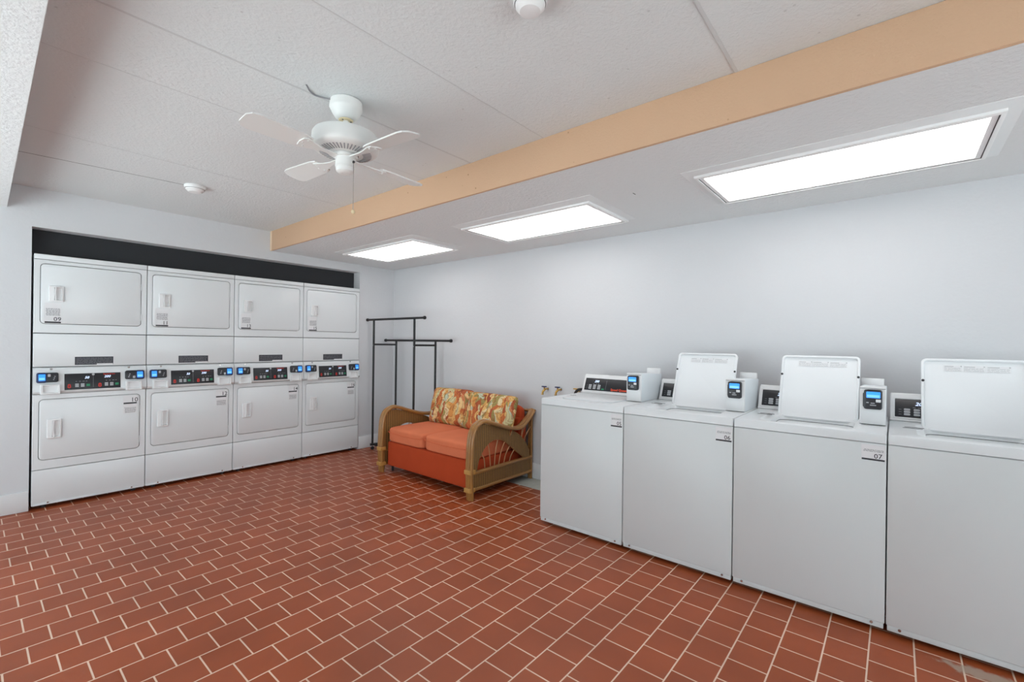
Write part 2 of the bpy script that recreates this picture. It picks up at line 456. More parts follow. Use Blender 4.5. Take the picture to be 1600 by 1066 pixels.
# walls
b = MB()
XO0, XO1, ZO = 0.318, 3.066, 2.142
t = 0.13
b.box(XL - .2, XO0, YD, YD + t, 0, ZC, M_wall)
b.box(XO1, W + .2, YD, YD + t, 0, ZC, M_wall)
b.box(XO0, XO1, YD, YD + t, ZO, ZC, M_wall)
struct(b.obj('wall_back'))
b = MB(); b.box(W, W + .15, YB - .1, YD, 0, ZC, M_wall); struct(b.obj('wall_right'))
b = MB()
b.box(XL - .15, XL, YB - .1, 0.7, 0, ZC, M_wall); b.box(XL - .15, XL, 4.85, YD, 0, ZC, M_wall); b.box(XL - .15, XL, 0.7, 4.85, 2.15, ZC, M_wall)  # opening in the unseen left wall, added to brighten the room
struct(b.obj('wall_left'))
b = MB()
b.box(XL, -0.8, YB - .1, YB, 0, ZC, M_wall); b.box(3.1, W, YB - .1, YB, 0, ZC, M_wall); b.box(-0.8, 3.1, YB - .1, YB, 2.15, ZC, M_wall)  # opening behind the camera, added for fill daylight
struct(b.obj('wall_front'))
# niche behind the dryers
b = MB()
b.box(XO0 - .05, XO0 - .005, YD + t, YD + .95, 0, ZC, M_wall); b.box(XO1 + .005, XO1 + .05, YD + t, YD + .95, 0, ZC, M_wall)
b.box(XO0, XO1, YD + .9, YD + .95, 0, ZC, M_wall); b.box(XO0 - .05, XO1 + .05, YD + t, YD + .95, ZC, ZC + .1, M_wall)
struct(b.obj('wall_niche'))
b = MB(); b.box(XO0 - .004, XO1 + .004, YD + t + .002, YD + t + .02, 1.96, ZO + .1, M_deep); struct(b.obj('trim_3'))

# left soffit
b = MB()
b.loops([[(XL, YB, z), (0.10, YB, z), (0.139, 1.6, z), (0.190, YD - .001, z), (XL, YD - .001, z)] for z in (2.255, ZC - .001)], M_soffit)
struct(b.obj('trim_4'))
# right soffit and its peach face
b = MB()
b.box(XB + .02, W - .001, YB, YD - .001, ZS, ZC - .001, M_soffit)
for x0, x1, y0, y1 in ((2.465, 3.15, -0.365, 0.90), (2.478, 3.15, 1.462, 2.73), (2.47, 3.15, 3.20, 4.50)):
    b.plate(x0, x1, -y1, -y0, .002, 0, .0026, .001, M_smooth, Matrix(((1, 0, 0, 0), (0, -1, 0, 0), (0, 0, -1, ZS), (0, 0, 0, 1))))
struct(b.obj('trim_5'))
b = MB(); b.box(XB, XB + .0195, YB, YD - .04, ZS, ZC - .001, M_peach, 0.0015)
b.box(XB, XB + .0195, YD - .04, YD - .001, ZS, ZC - .001, M_peachend, 0.001); struct(b.obj('trim_6'))
# short crack in the soffit
b = MB(); b.box(2.61, 2.645, 1.236, 1.241, ZS - .0008, ZS, M_gap); struct(b.obj('trim_7'))

# baseboards
def baseb(name, x0, x1, y0, y1):
    b = MB(); b.box(x0, x1, y0, y1, 0.0015, 0.15, M_trim, 0.003); return struct(b.obj(name))
baseb('baseboard_back_left', XL, XO0 - .001, YD - .014, YD - .0005)
baseb('baseboard_back_right', XO1 + .006, W - .016, YD - .014, YD - .0005)
baseb('baseboard_right', W - .014, W - .0005, YB, YD - .0005)

# ================================================================== ceiling light panels
def ceiling_light(x0, x1, y0, y1, label):
    cx, cy = (x0 + x1) / 2, (y0 + y1) / 2
    z = ZS - .0028
    t_ = thing('ceiling_light', label, 'light', (cx, cy, z), 'flat light panels in the soffit')
    Mx = Matrix(((1, 0, 0, 0), (0, -1, 0, 0), (0, 0, -1, z), (0, 0, 0, 1)))   # u=x, v=-y, w=down
    b = MB((cx, cy, z)); f = .016
    b.rrl([(x0, x1, -y1, -y0, .002, 0), (x0, x1, -y1, -y0, .002, .012), (x0 + .006, x1 - .006, -y1 + .006, -y0 - .006, .002, .016),
           (x0 + f, x1 - f, -y1 + f, -y0 - f, .002, .016), (x0 + f, x1 - f, -y1 + f, -y0 - f, .002, .011)], M_lightframe, Mx, cap0=True, cap1=False, n=2)
    b.rrl([(x0 + f, x1 - f, -y1 + f, -y0 - f, .002, .011), (x0 + f + .004, x1 - f - .004, -y1 + f + .004, -y0 - f - .004, .002, .004)], M_gap, Mx, False, False, n=2)
    g = f + .004
    b.rrl([(x0 + g, x1 - g, -y1 + g, -y0 - g, .002, .004), (x0 + g, x1 - g, -y1 + g, -y0 - g, .002, .010), (x0 + g + .02, x1 - g - .02, -y1 + g + .02, -y0 - g - .02, .002, .010)],
          M_lightframe, Mx, False, False, n=2)
    b.obj('frame', t_)
    b = MB((cx, cy, z)); g = f + .024
    b.box(x0 + g, x1 - g, y0 + g, y1 - g, z - .0095, z - .003, M_glow); b.obj('diffuser', t_)
    return t_
ceiling_light(2.547, 3.128, -0.320, 0.855, 'flat white light panel in soffit, nearest and largest in the photo')
ceiling_light(2.575, 3.155, 1.526, 2.712, 'flat white light panel in soffit, middle one, above the wall beyond the washers')
ceiling_light(2.555, 3.125, 3.318, 4.490, 'flat white light panel in soffit, farthest, near the back corner')

# ================================================================== shared printed things
def number_sticker(b, M, u0, u1, v0, v1, num, top_first=True):
    """clear sticker: fine print, number and a black strip"""
    w = u1 - u0; h = v1 - v0
    b.box(u0, u1, v0, v1, 0.0, 0.0006, M_paper, M=M)
    def line(a, c, y, hh, m=M_greyink):
        b.box(u0 + a * w, u0 + c * w, y, y + hh, 0.0006, 0.0009, m, M=M)
    def fine(y, hh, rows=3):
        for k in range(rows):
            x = .08 + .05 * random.random()
            while x < .9:
                e = min(.93, x + .06 + .12 * random.random()); line(x, e, y + k * hh * 1.9, hh, M_greyink); x = e + .03
    if top_first:   # fine print above, number below
        nh = h * (.34 if h > w * 1.2 else .5)
        b.box(u0 + .02 * w, u1 - .02 * w, v0, v0 + nh * .22, 0.0006, 0.0009, M_ink, M=M)
        b.text(num, u0 + .53 * w, v0 + nh * .30, nh * .85, M_ink, M, 0.001, bold=0.0002)
        fine(v0 + nh * 1.12, h * .028, 3 if h < w * 1.2 else 7)
    else:
        nh = h * .42
        b.box(u0 + .02 * w, u1 - .02 * w, v1 - nh * 1.12, v1 - nh * .92, 0.0006, 0.0009, M_ink, M=M)
        b.text(num, u0 + .53 * w, v1 - nh * .84, nh * .8, M_ink, M, 0.001, bold=0.0002)
        fine(v0 + .04 * h, h * .028, 6)

def card_reader(parent, off, M, u0, u1, v0, v1, side, tilt='wide'):
    """dark payment reader with a blue screen; side = which end the screen is at"""
    w = u1 - u0; h = v1 - v0
    b = MB(off)
    if tilt == 'wide':
        b.plate(u0, u1, v0 + .04 * h, v1, .012, 0.0, .022, .005, M_reader, M)
        a0, a1 = (u0 - .001, u0 + .46 * w) if side == 'L' else (u1 - .46 * w, u1 + .001)
        b.plate(a0, a1, v0, v1 + .001, .012, 0.0, .0235, .005, M_readnavy, M)
        r = b.obj('card_reader', parent)
        b = MB(off)
        s0, s1 = (u0 + .08 * w, u0 + .39 * w) if side == 'L' else (u1 - .39 * w, u1 - .08 * w)
        b.plate(s0, s1, v0 + .2 * h, v1 - .16 * h, .003, .0235, .0245, .0005, M_screen, M, n=2)
        b.box(s0 + .003, s1 - .003, v0 + .28 * h, v0 + .5 * h, .0245, .0248, M_screen2, M=M); b.obj('screen', r)
        b = MB(off)
        k0 = u0 + .5 * w if side == 'L' else u1 - .62 * w
        kv = v1 - .42 * h if side == 'L' else v0 + .12 * h
        b.plate(k0, k0 + .13 * w, kv, kv + .27 * h, .003, .022, .0245, .001, M_key, M, n=2); b.obj('button', r)
        b = MB(off)
        c0 = u0 + .74 * w if side == 'L' else u0 + .14 * w
        for k in range(3):
            b.box(c0 + .03 * w * k, c0 + .03 * w * k + .06 * w, v0 + (.25 + .16 * k) * h, v0 + (.32 + .16 * k) * h, .022, .0223, M_key, M=M)
        b.obj('card_symbols', r)
    else:
        b.plate(u0, u1, v0 + .03 * h, v1, .010, 0.0, .028, .006, M_reader, M)
        b.plate(u0 - .004, u0 + .02, v0 + .12 * h, v1 - .16 * h, .006, 0.0, .018, .004, M_reader, M)
        b.plate(u0 + .1 * w, u1 - .02 * w, v0 + .5 * h, v1 + .001, .009, 0.0, .0292, .005, M_reader, M)
        r = b.obj('card_reader', parent)
        b = MB(off)
        b.plate(u0 + .14 * w, u1 - .1 * w, v0 + .60 * h, v1 - .09 * h, .003, .0292, .0302, .0005, M_screen, M, n=2)
        b.box(u0 + .18 * w, u1 - .14 * w, v0 + .63 * h, v0 + .76 * h, .0302, .0305, M_screen2, M=M); b.obj('screen', r)
        b = MB(off)
        b.plate(u1 - .34 * w, u1 - .07 * w, v0 + .40 * h, v0 + .54 * h, .002, .028, .031, .001, M_plastic, M, n=2); b.obj('button', r)
        b = MB(off)
        for a, c, d in ((.14, .28, .34), (.38, .60, .32), (.34, .68, .22)):
            b.plate(u0 + a * w, u0 + c * w, v0 + d * h, v0 + (d + .045) * h, .001, .028, .0284, .0001, M_key, M, n=2)
        b.obj('card_symbols', r)
    return r

# ================================================================== stacked dryers
DW = 0.683; XD = 0.3282; YF = YD - 0.014
def stacked_dryer(i, n_up, n_lo, label):
    x0 = XD + i * DW; g = .0022; off = (x0 + DW / 2, YF + .35, 0)
    A, B = g, DW - g
    t_ = thing('stacked_dryer', label, 'clothes dryer', off, 'stacked dryers in the back wall')
    M = frame((x0, YF, 0), (1, 0, 0), (0, 0, 1))          # w points at the viewer
    # cabinet
    b = MB(off); b.box(A + .001, B - .001, .032, 1.936, -.72, -.022, M_enamel, .003, M=M)
    b.box(A, B, .034, 1.93, -.024, -.0215, M_gap, M=M); b.obj('cabinet', t_)
    for u in (.07, DW - .07):
        for w in (-.06, -.64):
            b = MB(off); b.tube([M @ Vector((u, 0.0, w)), M @ Vector((u, .034, w))], .016, M_rubber, 12); b.obj('foot', t_)
    # panels on the front
    def panel(name, v0, v1, w0=-.022, w1=0.0, bev=.004):
        b = MB(off); b.plate(A, B, v0, v1, .004, w0, w1, bev, M_enamel, M, n=3); return b.obj(name, t_)
    p = panel('base_panel', .030, .296)
    b = MB(off)
    b.box(A + .01, B - .01, .030, .046, 0.0, .003, M_enamel2, .001, M=M)
    for u in (.09, DW - .09):
        b.tube([M @ Vector((u, .044, 0)), M @ Vector((u, .044, .006))], .006, M_chrome, 10)
    b.obj('base_lip', p)
    panel('access_panel', 1.082, 1.336)
    panel('top_cap', 1.901, 1.940, w1=.002)
    # front frames with a door set in each: four strips round the door gap
    def front(v0, v1, d0, d1, u0=.038, u1=.640):
        b = MB(off); r = .026; e = .0035
        b.rrl([(A, B, v0, v1, .004, -.022), (A, B, v0, v1, .004, -.003), (A + .003, B - .003, v0 + .003, v1 - .003, .004, 0.0),
               (u0 - e, u1 + e, d0 - e, d1 + e, r + e, 0.0), (u0 - e, u1 + e, d0 - e, d1 + e, r + e, -.018)], M_enamel, M, True, False)
        b.rrl([(u0 - e, u1 + e, d0 - e, d1 + e, r + e, -.018), (u0 + .01, u1 - .01, d0 + .01, d1 - .01, r - .01, -.018)], M_gap, M, False, False)
        b.obj('front_panel', t_)
        b = MB(off); b.plate(u0, u1, d0, d1, r, -.020, .004, .006, M_enamel, M, n=7); d = b.obj('door', t_)
        for vv in (d0 + .16 * (d1 - d0), d1 - .27 * (d1 - d0)):
            b = MB(off); b.tube([M @ Vector((u1 + .004, vv - .028, .001)), M @ Vector((u1 + .004, vv + .028, .001))], .0045, M_enamel2, 10); b.obj('hinge', d)
        return d
    du = front(1.3415, 1.898, 1.413, 1.868)
    dl = front(.300, .872, .372, .832)
    def handle(d, u0, u1, v0, v1):
        b = MB(off); w = u1 - u0
        b.rrl([(u0, u1, v0, v1, .007, .003), (u0, u1, v0, v1, .007, .014), (u0 + .003, u1 - .003, v0 + .003, v1 - .003, .006, .018),
               (u0 + w * .34, u1 - w * .10, v0 + .010, v1 - .010, .008, .019), (u0 + w * .36, u1 - w * .14, v0 + .016, v1 - .016, .008, .0045)], M_plastic, M, True, True)
        b.prism([(u0 + w * .40, v0 + .008), (u0 + w * .50, v0 + .012), (u0 + w * .44, (v0 + v1) / 2), (u0 + w * .50, v1 - .012), (u0 + w * .40, v1 - .008), (u0 + w * .34, (v0 + v1) / 2)],
                .018, .026, M_plastic, M)
        b.obj('handle', d)
    handle(du, .082, .164, 1.582, 1.704)
    handle(dl, .080, .160, .532, .680)
    b = MB(off); number_sticker(b, M @ Matrix.Translation((0, 0, .004)), .059, .152, 1.418, 1.572, n_up); b.obj('number_sticker', du)
    b = MB(off); number_sticker(b, M @ Matrix.Translation((0, 0, .004)), .531, .622, .674, .824, n_lo, False); b.obj('number_sticker', dl)
    # console bulging forward, upper face leaning back
    b = MB(off)
    prof = [(-.022, .876), (.012, .876), (.024, .884), (.030, .895), (.012, 1.050), (.004, 1.066), (-.004, 1.074), (-.022, 1.078)]
    b.loops([[(u, v, w) for w, v in prof] for u in (A, A + .0005, B - .0005, B)], M_enamel2, M)
    for u in (.10, DW - .12):
        b.tube([M @ Vector((u, 1.062, .0)), M @ Vector((u, 1.064, .010))], .008, M_chrome, 10)
    b.obj('console', t_)
    MP = frame(M @ Vector((0, .895, .0302)), (1, 0, 0), M.to_3x3() @ Vector((0, .155, -.018)))   # plane of the console face
    b = MB(off)
    b.plate(.172, .508, .004, .130, .002, 0, .002, .0006, M_black, MP, n=2)
    for uu in (.339,): b.box(uu - .0008, uu + .0008, .018, .112, .002, .0023, M_greyink, M=MP)
    b.lathe([(.0085, .002), (.0085, .0026)], (.339, .120, 0), M_key, 16, MP)
    for base in (0.235, 0.415):
        for k in range(4):
            b.box(base + k * .02, base + k * .02 + .008 * (1 + (k * 7 % 3) / 3), .066, .070, .002, .0023, M_greyink, M=MP)
    cp = b.obj('control_panel', t_)
    b = MB(off)
    b.text('50', .288, .088, .026, M_digit, MP, .0024, bold=.0006, shear=.25); b.obj('display_digits', cp)
    b = MB(off)
    b.text('200', .405, .092, .026, M_digit, MP, .0024, bold=.0006, shear=.25); b.obj('display_digits', cp)
    for base in (0.188, 0.368):
        b = MB(off)
        b.lathe([(.0105, .002), (.0105, .0026)], (base + .011, .028, 0), M_red, 18, MP); b.lathe([(.0095, .002), (.0095, .0026)], (base + .011, .040, 0), M_red, 18, MP)
        b.prism([(base + .011, .022), (base + .016, .032), (base + .006, .032)], .0026, .003, M_black, MP)
        b.box(base + .0095, base + .0125, .032, .044, .0026, .003, M_black, M=MP); b.obj('start_arrow', cp)
    for base in (0.232, 0.408):
        for c in range(3):
            b = MB(off)
            for r_ in range(3 if c < 2 else 2):
                uu = base + c * .033; vv = .024 + r_ * .0095 + (0 if c < 2 else .004)
                b.plate(uu, uu + .022, vv, vv + .0078, .002, .002, .0032, .0004, M_green if c == 2 else M_key, MP, n=2)
            b.obj('key', cp)
    b = MB(off); b.text('Speed Queen', .400, .116, .0135, M_red, MP, .0024, bold=.0004); b.obj('lettering', cp)
    # warning label tucked over the console
    b = MB(off)
    ML = M @ Matrix.Translation((0, 0, .0))
    b.box(.232, .464, 1.092, 1.156, 0, .0008, M_navylabel, M=ML)
    for k in range(6):
        x = .240
        while x < .452:
            e = min(.456, x + .01 + .03 * random.random()); b.box(x, e, 1.100 + k * .009, 1.1022 + k * .009, .0008, .001, M_greyink, M=ML); x = e + .004
    b.box(.362, .462, 1.092, 1.101, .0008, .0012, M_paper, M=ML); b.obj('warning_label', t_)
    # readers and coin boxes
    for side, ru0, ru1, cu0, cu1 in (('L', .020, .138, .040, .147), ('R', .537, .662, .540, .645)):
        card_reader(t_, off, MP @ Matrix.Translation((0, 0, .002)), ru0, ru1, .066, .142, side)
        b = MB(off); v0, v1 = -.022, .052
        b.rrl([(cu0, cu1, v0, v1, .005, -.02), (cu0, cu1, v0, v1, .005, .020), (cu0 + .002, cu1 - .002, v0 + .002, v1 - .002, .005, .024),
               (cu0 + .012, cu1 - .010, v0 + .010, v1 - .008, .004, .024), (cu0 + .014, cu1 - .012, v0 + .014, v1 - .010, .004, .006)], M_plastic, MP)
        b.obj('coin_box', t_)
    return t_
stacked_dryer(0, '09', '10', 'white stacked dryer numbered 09 over 10, at the left end of the row')
stacked_dryer(1, '11', '12', 'white stacked dryer numbered 11 over 12, second from the left')
stacked_dryer(2, '13', '14', 'white stacked dryer numbered 13 over 14, third from the left')
stacked_dryer(3, '15', '16', 'white stacked dryer numbered 15 over 16, right end beside the black rack')

# ================================================================== washing machines
XW = 2.707; WW = 0.6526; Y0 = 1.983; WB = 3.42
EY = (0, -1, 0)
def washing_machine(i, num, is_open, label):
    yl = Y0 - i * WW; off = ((XW + WB) / 2, yl - WW / 2, 0); g = .0022
    t_ = thing('washing_machine', label, 'washing machine', off, 'top loading washers along the right wall')
    M = frame((XW, yl, 0), EY, (0, 0, 1))      # u to the right, v up, w toward viewer
    A, B = g, WW - g
    b = MB(off)      # sheet metal shell, open at the top under the deck
    b.plate(A, B, .045, .8665, .006, -.018, 0, .005, M_washer, M, n=3)
    for u0, u1 in ((A, A + .004), (B - .004, B)):
        b.box(u0, u1, .045, .8665, -(WB - XW), -.016, M_washer, M=M)
    b.box(A + .003, B - .003, .045, .8665, -(WB - XW), -(WB - XW) + .004, M_washer, M=M)
    b.box(A + .003, B - .003, .045, .050, -(WB - XW) + .003, -.016, M_washer, M=M)
    b.obj('cabinet', t_)
    b = MB(off); b.plate(A + .004, B - .004, .020, .046, .003, -.03, -.004, .003, M_washer, M, n=2)
    for u in (.05, WW - .05):
        b.tube([M @ Vector((u, .038, -.004)), M @ Vector((u, .038, .001))], .006, M_chrome, 10)
    b.obj('kick_strip', t_)
    for u in (.06, WW - .06):
        for w in (-.07, -.64):
            b = MB(off); b.tube([M @ Vector((u, 0.0, w)), M @ Vector((u, .047, w))], .02, M_rubber, 12); b.obj('foot', t_)
    # deck seen from above: u right, v = depth into the room wall
    D = frame((XW, yl, 0), EY, (1, 0, 0))      # w = ex x ey -> up?
    up = D.to_3x3() @ Vector((0, 0, 1))
    sg = 1 if up.z > 0 else -1
    def W_(z): return z * sg
    dep = WB - XW
    lu0, lu1 = .125, .525
    z = .912
    outer = [(A, B, 0, dep, .006, W_(.869)), (A, B, 0, dep, .006, W_(.905)), (A + .002, B - .002, .002, dep, .006, W_(.910)), (A + .008, B - .008, .008, dep - .006, .006, W_(z))]
    b = MB(off)
    if is_open:
        b.rrl(outer + [(lu0 - .02, lu1 + .02, .055, .50, .07, W_(z)), (lu0 - .008, lu1 + .008, .066, .49, .06, W_(.900)), (lu0 + .012, lu1 - .012, .082, .475, .05, W_(.893)),
                       (lu0 + .02, lu1 - .02, .09, .467, .05, W_(.872))], M_enamel, D, True, False, n=8)
        dk = b.obj('deck', t_)
        b = MB(off)
        b.rrl([(lu0 + .02, lu1 - .02, .09, .467, .05, W_(.872)), (lu0 + .02, lu1 - .02, .09, .467, .18, W_(.80)), (lu0 + .03, lu1 - .03, .10, .457, .17, W_(.60)), (lu0 + .1, lu1 - .1, .17, .38, .10, W_(.58))],
              M_steel, D, False, True, n=8)
        b.obj('tub', t_)
    else:
        b.rrl(outer, M_enamel, D, True, True, n=8); dk = b.obj('deck', t_)
    b = MB(off)
    for du, dv in ((.055, .30), (.062, .335)):
        b.plate(du, du + .075, dv, dv + .014, .002, W_(.9115), W_(.9125), .0003, M_gap, D, n=2)
    b.obj('dispenser_slot', dk)
    # lid
    if is_open:
        LF = frame((3.19, yl - .133, .885), EY, Vector((.138, 0, .362)))
        LF2 = LF; LW, LH = .387, .388
        b = MB(off)
        b.rrl([(0, LW, 0, LH, .022, -.012), (-.003, LW + .003, -.003, LH + .003, .024, 0), (-.003, LW + .003, -.003, LH + .003, .024, .014), (0, LW, 0, LH, .022, .018),
               (.007, LW - .007, .007, LH - .007, .018, .018), (.011, LW - .011, .011, LH - .011, .016, .004), (.03, LW - .03, .03, LH - .03, .01, .002)], M_lid, LF, n=6)
        ld = b.obj('lid', t_)
        for uu in (.004, LW - .004):
            b = MB(off); b.lathe([(.0065, 0), (.0065, .004), (.004, .006)], (uu, .265, .017), M_rubber, 14, LF); b.obj('bumper', ld)
        b = MB(off)
        u = .085; vv = LH - .062
        for k, w in enumerate((.070, .080, .085)):
            b.box(u, u + w, vv, vv + .032, .0038, .0045, M_paper, M=LF)
            b.box(u + .004, u + w * .55, vv + .024, vv + .028, .0045, .0048, M_paleink, M=LF)
            for r_ in range(4):
                x = u + .003
                while x < u + w - .006:
                    e = min(u + w - .004, x + .005 + .02 * random.random()); b.box(x, e, vv + .003 + r_ * .005, vv + .0048 + r_ * .005, .0045, .0048, M_paleink, M=LF); x = e + .003
            u += w + .004
            b.lathe([(.0035, .0045), (.0035, .005)], (u - .007, vv + .028, 0), M_paleink, 10, LF)
        b.obj('instruction_label', ld)
    else:
        b = MB(off)
        b.plate(lu0, lu1, .075, .46, .03, W_(.9125), W_(.921), .003 , M_enamel, D, n=6)
        b.obj('lid', t_)
    # control hood
    hu1 = .520 if is_open or i == 0 else .52
    b = MB(off)
    xf = 3.262
    prof = [(xf, .9125), (xf - .004, .918), (xf + .002, .924), (xf + .052, 1.045), (xf + .058, 1.056), (xf + .070, 1.060), (xf + .11, 1.056), (WB - .006, .98), (WB - .006, .9125)]
    def row(u, k):
        cx = sum(p[0] for p in prof) / len(prof); cz = .9125
        return [(XW * 0 + cx + (px - cx) * k, yl - u, cz + (pz - cz) * k) for px, pz in prof]
    b.loops([row(.004, .95), row(.008, 1.0), row(hu1 - .004, 1.0), row(hu1, .95)], M_plastic)
    b.obj('control_hood', t_)
    HF = frame((xf + .002, yl, .924), EY, Vector((.050, 0, .121)))
    b = MB(off); HH = .125
    b.rrl([(.016, hu1 - .012, .004, HH - .004, .004, 0), (.016, hu1 - .012, .004, HH - .004, .004, .0045), (.022, hu1 - .018, .009, HH - .009, .003, .0045), (.024, hu1 - .02, .011, HH - .011, .003, .0025)],
          M_plastic, HF, n=3)
    b.plate(.024, hu1 - .02, .011, HH - .011, .003, .0024, .0030, .0002, M_black, HF, n=2)
    if i == 0:
        b.lathe([(.006, .0), (.006, .004)], (.385, HH + .002, 0), M_rubber, 12, HF)
    b.box(.215, .2164, .024, .100, .003, .0032, M_greyink, M=HF)
    for k in range(3):
        b.box(.098 + k * .022, .110 + k * .022, .066, .069, .003, .0032, M_greyink, M=HF)
        b.box(.040, .052, .026 + k * .0135, .0275 + k * .0135, .003, .0032, M_greyink, M=HF)
    cp = b.obj('control_panel', t_)
    b = MB(off); b.text('200', .108, .080, .026, M_digit, HF, .0034, bold=.0007, shear=.3); b.obj('display_digits', cp)
    for c in range(3):
        b = MB(off)
        for r_ in range(3):
            u = .062 + c * .040
            b.plate(u, u + .026, .022 + r_ * .0135, .022 + r_ * .0135 + .011, .003, .003, .0045, .0005, M_key, HF, n=3)
        b.obj('key', cp)
    b = MB(off); b.plate(.180, .203, .020, .031, .003, .003, .0045, .0005, M_green, HF, n=3); b.obj('start_key', cp)
    b = MB(off); b.text('Speed Queen', .262, .020, .0255, M_orange, HF, .0034, bold=.0008); b.obj('lettering', cp)
    # payment box with its reader
    bu0, bu1 = .537, .642
    b = MB(off)
    b.rrl([(bu0, bu1, .9128, 1.094, .004, -.640), (bu0, bu1, .9128, 1.106, .004, -.40), (bu0, bu1, .9128, 1.108, .004, -.288)], M_translucent, M, n=3)
    b.box(bu0 - .012, bu1 - .012, 1.00, 1.132, -.672, -.642, M_plastic, .004, M=M)
    b.plate(bu1, bu1 + .0, 0, 0, .001, 0, 0, 0, M_plastic, M, n=1) if False else None
    b.obj('payment_box', t_)
    b = MB(off)
    b.plate(bu0 - .001, bu1 + .001, .9135, 1.110, .005, -.290, -.278, .004, M_plastic, M, n=3)
    b.box(bu0 + .0, bu1, 1.0985, 1.1005, -.279, -.2775, M_gap, M=M)
    b.box(bu0 + .0, bu1, .9150, .9166, -.279, -.2775, M_gap, M=M)
    b.obj('box_front', t_)
    card_reader(t_, off, M @ Matrix.Translation((0, 0, -.279)), bu0 + .017, bu1 - .014, .992, 1.094, 'L', 'tall')
    if num:
        dv = {'05': (.563, .645, .776, .856), '06': (.560, .646, .779, .857), '07': (.558, .646, .786, .858)}[num]
        b = MB(off); number_sticker(b, M, dv[0], dv[1], dv[2], dv[3], num); b.obj('number_sticker', t_)
    return t_
washing_machine(0, '05', False, 'white top loading washing machine numbered 05 with its lid shut, beside the loveseat')
washing_machine(1, '06', True, 'white washing machine numbered 06, lid raised, directly next to the one with its lid shut')
washing_machine(2, '07', True, 'white washing machine numbered 07, lid raised, between machine 06 and the last machine')
washing_machine(3, None, True, 'white top loading washing machine cut by the right edge, lid raised, no number showing')

# ================================================================== water valves on the wall
def valve(y, z, label, kind=0):
    t_ = thing('water_valve', label, 'valve', (W, y, z), 'brass water valves on the right wall')
    off = (W, y, z)
    b = MB(off)
    b.tube([(W, y, z + .008), (W - .006, y, z + .008)], .018, M_chrome, 16)
    b.tube([(W - .004, y, z + .008), (W - .035, y, z + .006), (W - .05, y, z + .002), (W - .066, y + .004, z - .012), (W - .072, y + .006, z - .03)], [.008, .009, .011, .010, .010], M_brass, 12)
    b.tube([(W - .045, y, z), (W - .052, y, z + .026)], .007, M_brass, 10)
    b.lathe([(.012, -.010), (.013, -.006), (.012, 0)], (W - .072, y + .006, z - .032), M_brass, 12)
    b.obj('valve_body', t_)
    b = MB(off)
    b.box(W - .066, W - .042, y - .024, y + .024, z + .026, z + .037, M_bluehandle if kind == 0 else M_brass, .004); b.obj('valve_handle', t_)
    if kind:
        b = MB(off)
        b.tube(catmull([(W - .065, y + .002, z - .012), (W - .075, y - .02, z + .015), (W - .07, y - .05, z + .032), (W - .05, y - .10, z + .02), (W - .03, y - .16, z - .08), (W - .03, y - .18, z - .3)]), .012, M_hose, 10)
        b.obj('hose', t_)
valve(2.535, .872, 'brass wall valve with a dark blue handle, nearer the loveseat')
valve(2.385, .876, 'brass wall valve with a dark blue handle, middle of the three valves')
valve(2.185, .876, 'brass wall valve with a black hose curving behind the first washer', 1)

# ================================================================== garment rack
def rack():
    off = (3.32, 4.45, 0)
    t_ = thing('garment_rack', 'black metal double rail clothes rack standing in the back corner', 'clothes rack', off)
    xa, xc = 3.175, 3.437; ya, yb = 4.84, 4.062; r = .0125
    def post(x, y, z1):
        b = MB(off); b.tube([(x, y, .07), (x, y, z1)], r, M_blacksteel, 14); b.obj('post', t_)
    post(xa, ya, 1.571); post(xa, yb, 1.571); post(xc, ya - .09, 1.325); post(xc, yb - .05, 1.325)
    yc, yd_ = ya - .09, yb - .05
    for x, y0, y1, z, nm in ((xa, 5.0 - .03, 3.895, 1.571, 'top_rail'), (xc, 4.965, 3.76, 1.325, 'lower_rail')):
        b = MB(off); b.tube([(x, y0, z), (x, y1, z)], r, M_blacksteel, 14)
        rl = b.obj(nm, t_)
        for y, s in ((y0, 1), (y1, -1)):
            b = MB(off); b.tube([(x, y - s * .004, z), (x, y + s * .012, z)], .019, M_blacksteel, 14); b.obj('end_cap', rl)
    for y, y2 in ((ya, yc), (yb, yd_)):
        b = MB(off); b.tube([(xa, y, 1.272), (xc, y2, 1.272)], .011, M_blacksteel, 12)
        cb = b.obj('cross_bar', t_)
        b = MB(off); b.tube([(xa - .014, y, 1.252), (xa - .0135 + .004, y, 1.262)], .006, M_chrome, 8); b.obj('clip', cb)
        b = MB(off); b.tube([(xa - .03, y, .065), (xc + .03, y2, .065)], .015, M_blacksteel, 12); b.obj('foot_bar', t_)
        for x, yy in ((xa, y), (xc, y2)):
            b = MB(off); b.tube([(x, yy - .009, .02), (x, yy + .009, .02)], .02, M_rubber, 14)
            b.tube([(x, yy, .03), (x, yy, .066)], .007, M_chrome, 8); b.obj('caster', t_)
    for x, a, c in ((xa, ya, yb), (xc, yc, yd_)):
        b = MB(off); b.tube([(x, a, .065), (x, c, .065)], .0125, M_blacksteel, 12); b.obj('base_bar', t_)
rack()

# ================================================================== rattan loveseat
def cushion_bm(b, cx, cy, cz, sx, sy, sz, m, p=5.0, bulge=.10, n=26, M=I4, sag=0):
    """soft box: super-ellipsoid with domed top; half sizes sx, sy, sz"""
    q = bmesh.new(); bmesh.ops.create_cube(q, size=2.0)
    bmesh.ops.subdivide_edges(q, edges=q.edges[:], cuts=n, use_grid_fill=True)
    for v in q.verts:
        x, y, z = v.co
        k = (abs(x) ** p + abs(y) ** p + abs(z) ** p) ** (-1 / p)
        x, y, z = x * k, y * k, z * k
        dome = 1 + bulge * (1 - x * x) * (1 - y * y)
        v.co = Vector((cx + x * sx, cy + y * sy, cz + z * sz * (dome if z > 0 else 1)))
    q.verts.index_update(); b.merge(q, m, M)

